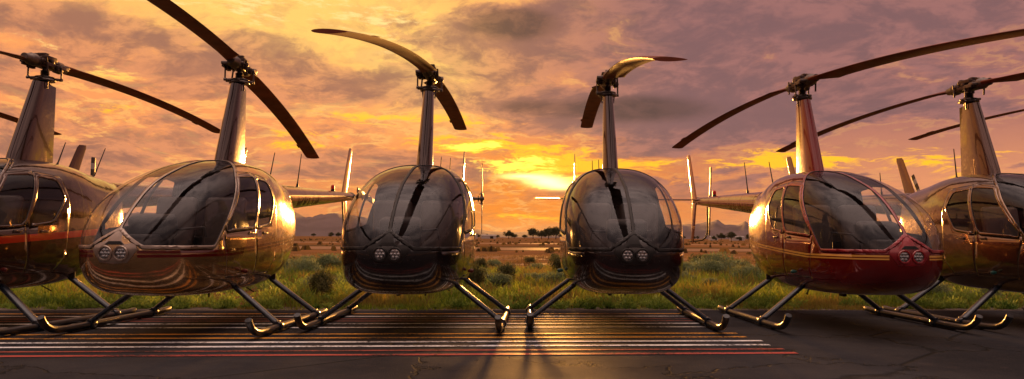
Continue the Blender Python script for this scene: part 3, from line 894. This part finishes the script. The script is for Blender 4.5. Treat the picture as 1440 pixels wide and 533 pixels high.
def weeds():
    n_c = 1500; V = []; T = []; cs = []
    while len(cs) < n_c:
        v = 10.75+11*rng.random()**1.7; u = (rng.random()*2-1)*(v*.8+4)
        if mnoise.noise((u*.5+40, v*.5, 3.3)) > -.1+.2*rng.normal(): cs.append((u, v))
    per = 95; n = n_c*per; cs = np.array(cs); R_ = np.repeat(.07+.17*rng.random(n_c)**1.5, per)*np.repeat(np.clip((cs[:, 1]-10.5)/.8, .4, 1), per)
    g = rng.normal(size=(n, 3)); g /= np.linalg.norm(g, axis=1)[:, None]; g *= (rng.random(n)**.4)[:, None]; g[:, 2] = np.abs(g[:, 2])
    u = np.repeat(cs[:, 0], per)+g[:, 0]*R_*1.3; v = np.repeat(cs[:, 1], per)+g[:, 1]*R_*1.3; z = g[:, 2]*R_*1.3-.03
    c = np.stack([u*CS-v*SN, u*SN+v*CS, z], 1)
    d = g+rng.normal(size=(n, 3))*.5; d[:, 2] = np.abs(d[:, 2])+.4; d /= np.linalg.norm(d, axis=1)[:, None]
    s = np.cross(d, rng.normal(size=(n, 3))); s /= np.linalg.norm(s, axis=1)[:, None]; le = (.018+.03*rng.random(n))[:, None]; wi = le*.3
    V = np.stack([c-s*wi, c+s*wi, c+d*le*1.6+s*wi*.5, c+d*le*1.6-s*wi*.5], 1).reshape(-1, 3); b = np.arange(n)*4
    me = np_mesh('weeds', V, np.stack([b, b+1, b+2, b+3], 1)); set_tone(me, np.repeat(np.clip(np.repeat(rng.random(n_c), per)*.8+rng.random(n)*.3, 0, 1), 4)); return me
M['weed'] = leaf_mat('weed_leaves', (.08,.17,.025), (.38,.48,.10), .45)
tag(link('weeds', weeds(), None, [M['weed']]), 'low leafy green weeds filling the bank behind the tarmac', 'weeds', kind='stuff')
def bush_mesh(seed, n=1500, W=.6, H=.55, leaf=.035, upright=.3, stems=True, branch=9):
    r = np.random.default_rng(seed)
    nb = branch; az = r.random(nb)*2*PI; tilt = r.random(nb)**.7*1.1; L = .55+.45*r.random(nb)
    bx = np.cos(az)*np.sin(tilt)*L*W*.75; by = np.sin(az)*np.sin(tilt)*L*W*.75; bz = np.cos(tilt)*L*H*.8+.10*H
    k = r.integers(0, nb, n); rad = (.16+.16*r.random(nb))[k]
    g = r.normal(size=(n, 3)); g /= np.linalg.norm(g, axis=1)[:, None]; g *= (r.random(n)**.45)[:, None]
    c = np.stack([bx[k], by[k], bz[k]], 1)+g*rad[:, None]*np.array([W*1.5, W*1.5, H*1.4]); c[:, 2] = np.abs(c[:, 2])*.98+.01
    d = r.normal(size=(n, 3)); d[:, 2] = np.abs(d[:, 2])+upright; d /= np.linalg.norm(d, axis=1)[:, None]
    s = np.cross(d, r.normal(size=(n, 3))); s /= np.linalg.norm(s, axis=1)[:, None]
    le = (leaf*(.6+.8*r.random(n)))[:, None]; wi = le*.28
    V = np.stack([c-s*wi, c+s*wi, c+d*le*1.6+s*wi*.6, c+d*le*1.6-s*wi*.6], 1).reshape(-1, 3)
    b = np.arange(n)*4; F = np.stack([b, b+1, b+2, b+3], 1)
    tone = np.repeat(np.clip((.3+.7*r.random(nb))[k]*.8+.3*r.random(n), 0, 1), 4)
    m0 = len(V); VV = [V]; FF = [F]; TT = [tone]
    if stems:
        for i in range(nb):
            p0 = np.array([r.normal()*.02, r.normal()*.02, 0]); p1 = np.array([bx[i], by[i], bz[i]])*.85; q = np.array([.008, .0, 0]); q2 = np.array([0, .008, 0])
            VV.append(np.array([p0-q, p0+q, p1+q*.4, p1-q*.4, p0-q2, p0+q2, p1+q2*.4, p1-q2*.4])); o = sum(len(v) for v in VV[:-1])
            FF.append(np.array([[o, o+1, o+2, o+3], [o+4, o+5, o+6, o+7]])); TT.append(np.zeros(8))
    me = np_mesh('bush', np.concatenate(VV), np.concatenate(FF)); set_tone(me, np.concatenate(TT))
    nleaf = len(F); me.materials.append(None); me.materials.append(None)
    mi = np.zeros(len(me.polygons), np.int32); mi[nleaf:] = 1; me.polygons.foreach_set('material_index', mi)
    return me
SAGE = [bush_mesh(100+i, 2600, .50+.1*(i % 3), .42+.08*(i % 2), .032) for i in range(5)]
BRUSH = [bush_mesh(200+i, 2400, .42, .52, .030, .9) for i in range(3)]
for me in SAGE: me.materials[0] = M['sage']; me.materials[1] = M['bark']
for me in BRUSH: me.materials[0] = M['brush']; me.materials[1] = M['bark']
def put_bush(name, me, u, v, s, lab, cat, grp):
    o = bpy.data.objects.new(name, me); COL.objects.link(o); o.location = gp(u, v, -.03)
    o.rotation_euler.z = rng.random()*6.28; k = s*(.85+.3*rng.random()); o.scale = (k*(.9+.3*rng.random()), k*(.9+.3*rng.random()), k*(.8+.35*rng.random()))
    tag(o, lab, cat, grp); return o
# the ones that stand out in the photo: (px, base row, size, kind)
KEYB = [(695,377,1.0,0),(745,372,.8,1),(780,368,.9,1),(600,365,.8,0),(965,388,1.25,0),(985,380,1.2,1),(1015,386,1.35,0),(1042,380,1.2,0),(1055,398,1.0,0),(950,395,1.0,0),
        (404,385,1.1,0),(440,392,1.3,0),(470,385,1.2,0),(410,364,.7,1),(422,368,.5,1),(455,408,.8,0),(672,392,.8,0),(720,395,.6,1),(760,400,.7,0),(690,404,.6,1),(1005,405,.6,0)]
for px, py, s, k in KEYB:
    v = 1.0444*1013.5/(py-334); u = (px-720)/1013.5*v+v*SN
    put_bush('sage_bush' if k == 0 else 'brush_bush', (SAGE if k == 0 else BRUSH)[int(rng.integers(0, 3))], u, v*.998, s*.85,
             'grey-green sagebrush mound in the scrub behind the helicopters' if k == 0 else 'dark upright brush shrub in the scrub behind the helicopters', 'bush',
             'sagebrush mounds in the scrub' if k == 0 else 'dark brush shrubs in the scrub')
nb = 0
while nb < 120:
    v = 12.0+16*rng.random()**1.2; u = (rng.random()*2-1)*(v*.78+3)
    if 27 < v < 31 or mnoise.noise((u*.16, v*.2, 7.7)) < -.12: continue
    k = 0 if rng.random() < .68 else 1; sc = (.38+.62*rng.random()**1.5)*(.85 if v < 15 else 1)
    put_bush('sage_bush' if k == 0 else 'brush_bush', (SAGE if k == 0 else BRUSH)[int(rng.integers(0, 3))], u, v, sc,
             'grey-green sagebrush mound in the scrub behind the helicopters' if k == 0 else 'dark upright brush shrub in the scrub behind the helicopters', 'bush',
             'sagebrush mounds in the scrub' if k == 0 else 'dark brush shrubs in the scrub')
    nb += 1
# far scrub reads as one mass
def scrub():
    V = []; T = []; F = []
    n = 3500; v = 50+ (330-44)*rng.random(n)**1.6; u = (rng.random(n)*2-1)*(v*.85+10)
    keep = np.array([mnoise.noise((a*.02, b*.05, 2.2))+.4*mnoise.noise((a*.3, b*.3, 5)) > .08+.15*rng.normal() and not (58 < b < 78) for a, b in zip(u, v)])
    u, v = u[keep], v[keep]; n = len(u)
    x = u*CS-v*SN; y = u*SN+v*CS; h = (.12+.28*rng.random(n)); w = h*(.6+.8*rng.random(n)); a = rng.random(n)*PI
    dx, dy = np.cos(a)*w, np.sin(a)*w
    V = np.stack([np.stack([x-dx, y-dy, h*0-.03], 1), np.stack([x+dx, y+dy, h*0-.03], 1), np.stack([x+dx*.6, y+dy*.6, h], 1), np.stack([x-dx*.4, y-dy*.4, h*1.1], 1),
                  np.stack([x-dy, y+dx, h*0-.03], 1), np.stack([x+dy, y-dx, h*0-.03], 1), np.stack([x+dy*.5, y-dx*.5, h*.9], 1), np.stack([x-dy*.6, y+dx*.6, h*.8], 1)], 1).reshape(-1, 3)
    b = np.arange(n)*8; F = np.concatenate([np.stack([b, b+1, b+2, b+3], 1), np.stack([b+4, b+5, b+6, b+7], 1)])
    me = np_mesh('scrub', V, F); set_tone(me, np.repeat(rng.random(n), 8)); return me
tag(link('scrub', scrub(), None, [M['scrub']]), 'low dark scrub scattered over the far dry field', 'scrub', kind='stuff')

def tree_kit(seed, H, W):
    r = random.Random(seed)
    bm = bmesh.new(); add_tube(bm, [(0,0,0),(.1,0,H*.25),(.05,.1,H*.55)], [H*.035,H*.028,H*.012], 7)
    for k in range(5):
        a = r.random()*6.28; add_tube(bm, [(.08,.02,H*(.22+.06*k)), (math.cos(a)*W*.35, math.sin(a)*W*.35, H*(.5+.07*k))], [H*.014,H*.004], 5)
    tr = bpy.data.meshes.new('trunk'); bm.to_mesh(tr); bm.free(); tr.materials.append(M['bark'])
    cr = bush_mesh(seed, 2600, W*.62, H*.62, H*.045, .1, False, 16)
    co = np.zeros(len(cr.vertices)*3, np.float32); cr.vertices.foreach_get('co', co); co = co.reshape(-1, 3); co[:, 2] += H*.16; cr.vertices.foreach_set('co', co.ravel())
    cr.materials[0] = M['tree']; cr.materials[1] = M['bark']
    return tr, cr
TK = [tree_kit(300, 8, 8), tree_kit(301, 10, 7), tree_kit(302, 6, 8), tree_kit(303, 9, 11)]
def put_tree(px, D, s, k, lab):
    X = (px-720)/1013.5*D; r = empty('tree', (X, D, -.03), rng.random()*6.28); r.scale = (s, s, s)
    tag(r, lab, 'tree', 'trees along the far edge of the field')
    for nm, me in zip(('trunk', 'crown'), TK[k]):
        o = bpy.data.objects.new(nm, me); COL.objects.link(o); o.parent = r
TL = 'small dark broadleaf tree in the far tree line under the mountains'
for px, D, s, k in [(716,520,.95,0),(724,540,.7,2),(700,600,.6,2),(686,640,.6,0),(672,560,.6,0),(750,520,1.0,3),(762,500,.95,0),(772,510,1.0,1),(782,500,1.1,3),(792,520,1.0,0),(800,540,.9,3),
                    (815,560,.9,1),(832,540,.9,3),(738,620,.7,2)]: put_tree(px, D, s, k, 'dark rounded tree in the far grove between the two black helicopters' )
for i in range(110):
    px = -700+2840*rng.random()
    if 664 < px < 840: continue
    put_tree(px, 620+500*rng.random(), .45+.5*rng.random(), int(rng.integers(0, 4)), TL)
for px, D, s, k in [(1004,480,.5,0),(1014,500,.8,0),(1028,480,.75,3),(1039,500,.55,2),(975,600,.6,2),(1052,560,.6,1)]: put_tree(px, D, s, k, TL)
# low sheds under the trees
SHW = simple('pale_metal_siding', (.55,.5,.48), .6, 0, .1); SHR = simple('shed_roof', (.3,.26,.24), .5, .2)
for px, D, w, lab in [(664,560,9,'low pale shed beneath the far mountains, left of the grove'),(688,590,12,'long low pale building just left of the dark grove'),(1036,520,9,'pale shed among the trees behind the red helicopter tail'),(1003,560,6,'small white shed behind the tail rotor of the red helicopter')]:
    X = (px-720)/1013.5*D; r = empty('shed', (X, D, -.03)); tag(r, lab, 'shed', 'sheds on the far edge of the airfield')
    bm = bmesh.new(); add_box(bm, (0,0,1.2), (w,6,2.4)); bm_obj('wall', bm, SHW, r, False)
    bm = bmesh.new(); add_loft(bm, [[(-w/2-.3,-3.3,2.402),(-w/2-.3,3.3,2.402),(-w/2-.3,0,3.3)],[(w/2+.3,-3.3,2.402),(w/2+.3,3.3,2.402),(w/2+.3,0,3.3)]]); bm_obj('roof', bm, SHR, r, False)
    bm = bmesh.new(); add_box(bm, (w*.2,-3.02,1.0), (w*.22,.06,1.9)); bm_obj('door', bm, M['black'], r, False)

# ------------------------------------------------------------------ mountains
def mountains():
    az = np.radians(np.linspace(-75, 75, 900)); prof = []
    X = np.tan(az)*1013.5+720
    pts = [(-3000,26),(0,28),(330,28),(400,26),(415,33),(430,26),(450,31),(470,33),(500,30),(560,18),(640,11),(670,12),(690,9),(730,8),(760,11),(800,14),(830,14),(900,18),(950,20),(985,22),(1008,27),(1020,19),(1040,20),(1048,26),(1060,17),(1080,19),(1110,26),(1200,23),(1300,19),(1440,22),(4500,22)]
    pk = np.interp(X, [p[0] for p in pts], [p[1] for p in pts])
    R = np.linspace(7000, 10500, 26); V = []
    for i, a in enumerate(az):
        for j, r in enumerate(R):
            s = j/25; env = math.sin(min(1, s*1.25)*PI/2) if s < .8 else 1-(s-.8)*1.5
            n = mnoise.fractal((a*38, s*3.1, .3), .9, 2.1, 6)*.30*(1-abs(s-.8)*.3)
            rd = 1-abs(mnoise.noise((a*70+s*2, s*5, 1.1)))
            h = pk[i]/1013.5*9700*env*(.80+.18*rd)+n*pk[i]*1.8*min(1, s*3)
            V.append((r*math.sin(a)/math.cos(a)*math.cos(a), r*math.cos(a), max(-1, h) if s > 0 else -5))
    nR = len(R); F = []
    for i in range(len(az)-1):
        for j in range(nR-1): F.append((i*nR+j, (i+1)*nR+j, (i+1)*nR+j+1, i*nR+j+1))
    me = np_mesh('mountains', V, F); me.polygons.foreach_set('use_smooth', [True]*len(me.polygons)); return me
MM = simple('dry_mountain_rock', (.085,.058,.062), .95, 0, .35, .0015)
tag(link('mountains', mountains(), None, [MM]), kind='structure')

# ------------------------------------------------------------------ air
HZ = bpy.data.materials.new('haze'); HZ.use_nodes = True; nt = HZ.node_tree; nt.nodes.clear()
o = nt.nodes.new('ShaderNodeOutputMaterial'); pv = nt.nodes.new('ShaderNodeVolumePrincipled')
pv.inputs['Color'].default_value = (.62,.50,.50,1); pv.inputs['Density'].default_value = 1.3e-5; pv.inputs['Anisotropy'].default_value = 0
nt.links.new(pv.outputs[0], o.inputs['Volume'])
bm = bmesh.new(); add_box(bm, (0,0,298), (25200,25200,600)); hz = bm_obj('haze', bm, HZ, None, False)
tag(hz, 'thin warm evening haze in front of the far mountains', 'haze', kind='stuff')

# ------------------------------------------------------------------ sky and sun
SUN_AZ, SUN_EL = .046, .077
EXPO = .64; EXPK = 2**-.5
w = bpy.data.worlds.new('World'); S.world = w; w.use_nodes = True; nt = w.node_tree; nt.nodes.clear()
out = nt.nodes.new('ShaderNodeOutputWorld'); bg = nt.nodes.new('ShaderNodeBackground')
tc = nt.nodes.new('ShaderNodeTexCoord'); sp = nt.nodes.new('ShaderNodeSeparateXYZ'); nt.links.new(tc.outputs['Generated'], sp.inputs[0])
x, y, z = [N(nt, sp.outputs[i]) for i in range(3)]
az = x._m('ARCTAN2', x, y); el = z._m('ARCSINE', z)
def blob(a0, e0, sa, se):
    p = (az-a0)/sa; q = (el-e0)/se; return ((p*p+q*q)*-1).exp()
zz = z.mx(0)+.20
px_, py_ = x/zz, y/zz
cl = comb(nt, px_*.9, py_*.9, 0)
warp = fbm(nt, cl, 1.0, 3, .5); warp2 = fbm(nt, comb(nt, px_*.9+7.3, py_*.9+2.1, 4), 2.6, 4, .55)
cl2 = comb(nt, px_*.9+warp*.6+warp2*.15, py_*.9+warp*.4-warp2*.15, 0)
big = fbm(nt, cl2, 1.3, 10, .58)
fine = fbm(nt, cl2, 4.2, 12, .64)
tex = fbm(nt, comb(nt, px_*1.7+warp*.5+warp2*.35, py_*1.5-warp2*.4, 8), 4.5, 12, .66)
st = comb(nt, az*5+warp*.9, el*21+warp*1.6+warp2*1.2, 2)
streak = fbm(nt, st, 1.5, 12, .66)
st2 = fbm(nt, comb(nt, az*12+warp*1.6+warp2, el*60+warp*2.2+warp2*2, 5), 1.4, 12, .70)
def pb(px, py, sx, sy):      # a soft patch of sky given by bearing and height
    a0 = math.atan((px-720)/1013.5); e0 = math.atan((334-py)/1013.5*math.cos(a0))
    return blob(a0, e0, sx/1013.5*math.cos(a0)**2, sy/1013.5*math.cos(a0))
def psum(L):
    r = None
    for px, py, sx, sy, am in L:
        k = pb(px, py, sx, sy)*am; r = k if r is None else r+k
    return r
left = 1-az.ss(-.08, .26)
low = 1-el.ss(.03, .17)
# glowing upper air seen through the gaps
c = mix(nt, left, (.40,.155,.125), (.93,.33,.105))
c = mix(nt, el.ss(.19, .36)*(1-left)*.8, c, (.17,.098,.105))
c = mix(nt, low*az.ss(.12, .5)*.9, c, (.88,.34,.14))
c = mix(nt, low*left*.6, c, (.66,.26,.13))
c = mix(nt, psum([(400,5,290,66,1.2),(560,70,130,60,.6),(620,120,90,60,.6)]).mn(1)*.95, c, (1.08,.62,.15))
c = mix(nt, (pb(740,305,330,75)+pb(765,240,190,40)*.5).mn(1)*.95, c, (.90,.25,.014))
c = mix(nt, pb(720,326,1100,16)*.5, c, (.85,.36,.12))
BD = psum([(90,30,170,24,1.0),(270,95,230,36,1.2),(520,125,90,30,1.3),(715,26,95,32,2.3),(610,60,60,16,.6),(870,150,170,30,2.2),(720,150,60,20,1.0),(1000,50,420,60,1.0),
           (650,245,100,15,1.4),(890,205,90,15,.9),(300,175,220,18,.9),(60,215,170,26,1.0),(1150,160,300,34,1.0),(1180,226,70,9,1.3),(520,228,110,12,1.0),(720,275,160,8,.8),(960,262,80,14,.4),(430,245,120,10,.8)])
BB = psum([(400,8,250,34,1.1),(60,62,110,13,.9),(150,105,110,13,.8),(430,198,75,22,1.6),(550,165,110,14,1.2),(660,170,70,14,.8),(690,205,110,14,2.0),(770,235,80,22,1.8),(870,231,120,10,1.5),
           (1100,225,140,13,1.5),(1290,218,150,14,1.3),(170,165,90,20,.9),(560,60,60,40,.4),(620,115,60,34,.5),(740,303,130,9,1.4),(420,265,90,7,.5),(1390,240,90,12,.9),(1080,208,60,6,.8)])
# cloud decks, sharper where they are thick
n0 = fine*.5+big*.5
body = (n0+BD*.085-BB*.075).ss(.487, .545)
thick = (n0*.6+tex*.4+BD*.10-BB*.06).ss(.54, .66)
mid = mix(nt, left, (.33,.145,.135), (.62,.25,.135))
dark = mix(nt, left, (.20,.102,.107), (.29,.13,.095))
dark = mix(nt, BD.ss(1.5, 2.4), dark, (.080,.048,.048))
mid = mix(nt, tex.ss(.40, .62), mid, dark)
lowk = 1-(1-el.ss(.028, .095))*.85
c = mix(nt, body*(.85-.28*left)*lowk, c, mid)
c = mix(nt, thick*(.85-.22*left)*lowk, c, dark)
# wisps and sunlit fringes
c = mix(nt, tex.ss(.46, .60)*(left*.14+.12), c, dark)
rim = (n0+BD*.085-BB*.05); rim = rim.ss(.462, .487)*(1-rim.ss(.487, .512))
c = mix(nt, rim*(.18+.50*left)*(tex.ss(.35, .55)), c, (1.0,.52,.14))
wisp = (tex*.5+streak*.5).ss(.52, .62)
c = mix(nt, wisp*left*.40*(1-thick), c, (1.0,.55,.17))
lit = (streak*.4+st2*.6+BB*.085-BD*.02).ss(.57, .66)
c = mix(nt, (lit*BB.ss(.15, .8)).mn(1), c, mix(nt, left*(el.ss(.14,.25)), (1.2,.56,.02), (1.1,.74,.26)))
HB = psum([(745,235,80,20,1.3),(690,206,60,10,1.2),(640,205,50,8,.9),(800,258,70,9,1.4),(700,228,60,8,.8),(430,200,50,14,.5)])
hot = (st2*.65+streak*.35+HB*.10).ss(.60, .68)
c = mix(nt, hot*HB.mn(1), c, (1.7,1.10,.12))
core = (pb(770,255,26,6.5)+pb(738,248,30,4)*.8+pb(790,262,22,4.5)*.7).mn(1)*((st2*.5+streak*.5).ss(.34,.52)*.75+.25)
c = mix(nt, core, c, (3.4,2.5,.75))
fr = nt.nodes.new('ShaderNodeVectorMath'); fr.operation = 'SCALE'; nt.links.new(c, fr.inputs[0]); fr.inputs['Scale'].default_value = EXPK; c = fr.outputs[0]
# the eastern half of the sky behind the camera: dark low down, pale lilac cloud overhead
back = 1-(y.ss(-.30, .40))
soft = fbm(nt, cl, .5, 3, .5)
bc = mix(nt, (big*.7+fine*.3).ss(.43, .60)*.9, (.66,.41,.33), (.17,.115,.112))
bc = mix(nt, el.ss(.55, 1.35)*.6, bc, mix(nt, (big*.7+fine*.3).ss(.44, .58), (2.1,1.5,1.25), (.75,.55,.50)))
bc = mix(nt, 1-el.ss(.12, .60), bc, (.040,.030,.033))
over = el.ss(.45, .95)
c = mix(nt, (back+over).mn(1), c, bc)
sky = nt.nodes.new('ShaderNodeTexSky'); sky.sky_type = 'NISHITA'; sky.sun_disc = False; sky.sun_elevation = SUN_EL; sky.sun_rotation = SUN_AZ
sc_ = nt.nodes.new('ShaderNodeVectorMath'); sc_.operation = 'SCALE'; nt.links.new(sky.outputs[0], sc_.inputs[0]); sc_.inputs['Scale'].default_value = .10
c = mix(nt, .01, c, sc_.outputs[0], 'ADD')
nt.links.new(c, bg.inputs['Color']); bg.inputs['Strength'].default_value = 1.0
nt.links.new(bg.outputs[0], out.inputs['Surface'])
sd = bpy.data.lights.new('sun', 'SUN'); sd.energy = 4.0; sd.angle = math.radians(3.0); sd.color = (1.0, .43, .09)
so = bpy.data.objects.new('sun', sd); COL.objects.link(so)
dirv = Vector((math.sin(SUN_AZ)*math.cos(SUN_EL), math.cos(SUN_AZ)*math.cos(SUN_EL), math.sin(SUN_EL)))
so.rotation_euler = dirv.to_track_quat('Z', 'Y').to_euler()

# ------------------------------------------------------------------ camera
cam = bpy.data.cameras.new('camera'); co = bpy.data.objects.new('camera', cam); COL.objects.link(co)
cam.sensor_width = 36; cam.lens = 36*1013.46/1440; cam.clip_end = 60000; cam.clip_start = .05
co.matrix_world = Matrix.Translation((0,0,1.0444)) @ Matrix.Rotation(PI/2+math.atan(67.49/1013.46), 4, 'X') @ Matrix.Rotation(.0072, 4, 'Z')
S.camera = co
S.view_settings.view_transform = 'Standard'; S.view_settings.look = 'None'; S.view_settings.exposure = EXPO; S.view_settings.gamma = 1
S.cycles.max_bounces = 8; S.cycles.transparent_max_bounces = 24; S.cycles.use_denoising = True
S.cycles.volume_bounces = 0; S.cycles.sample_clamp_indirect = 8
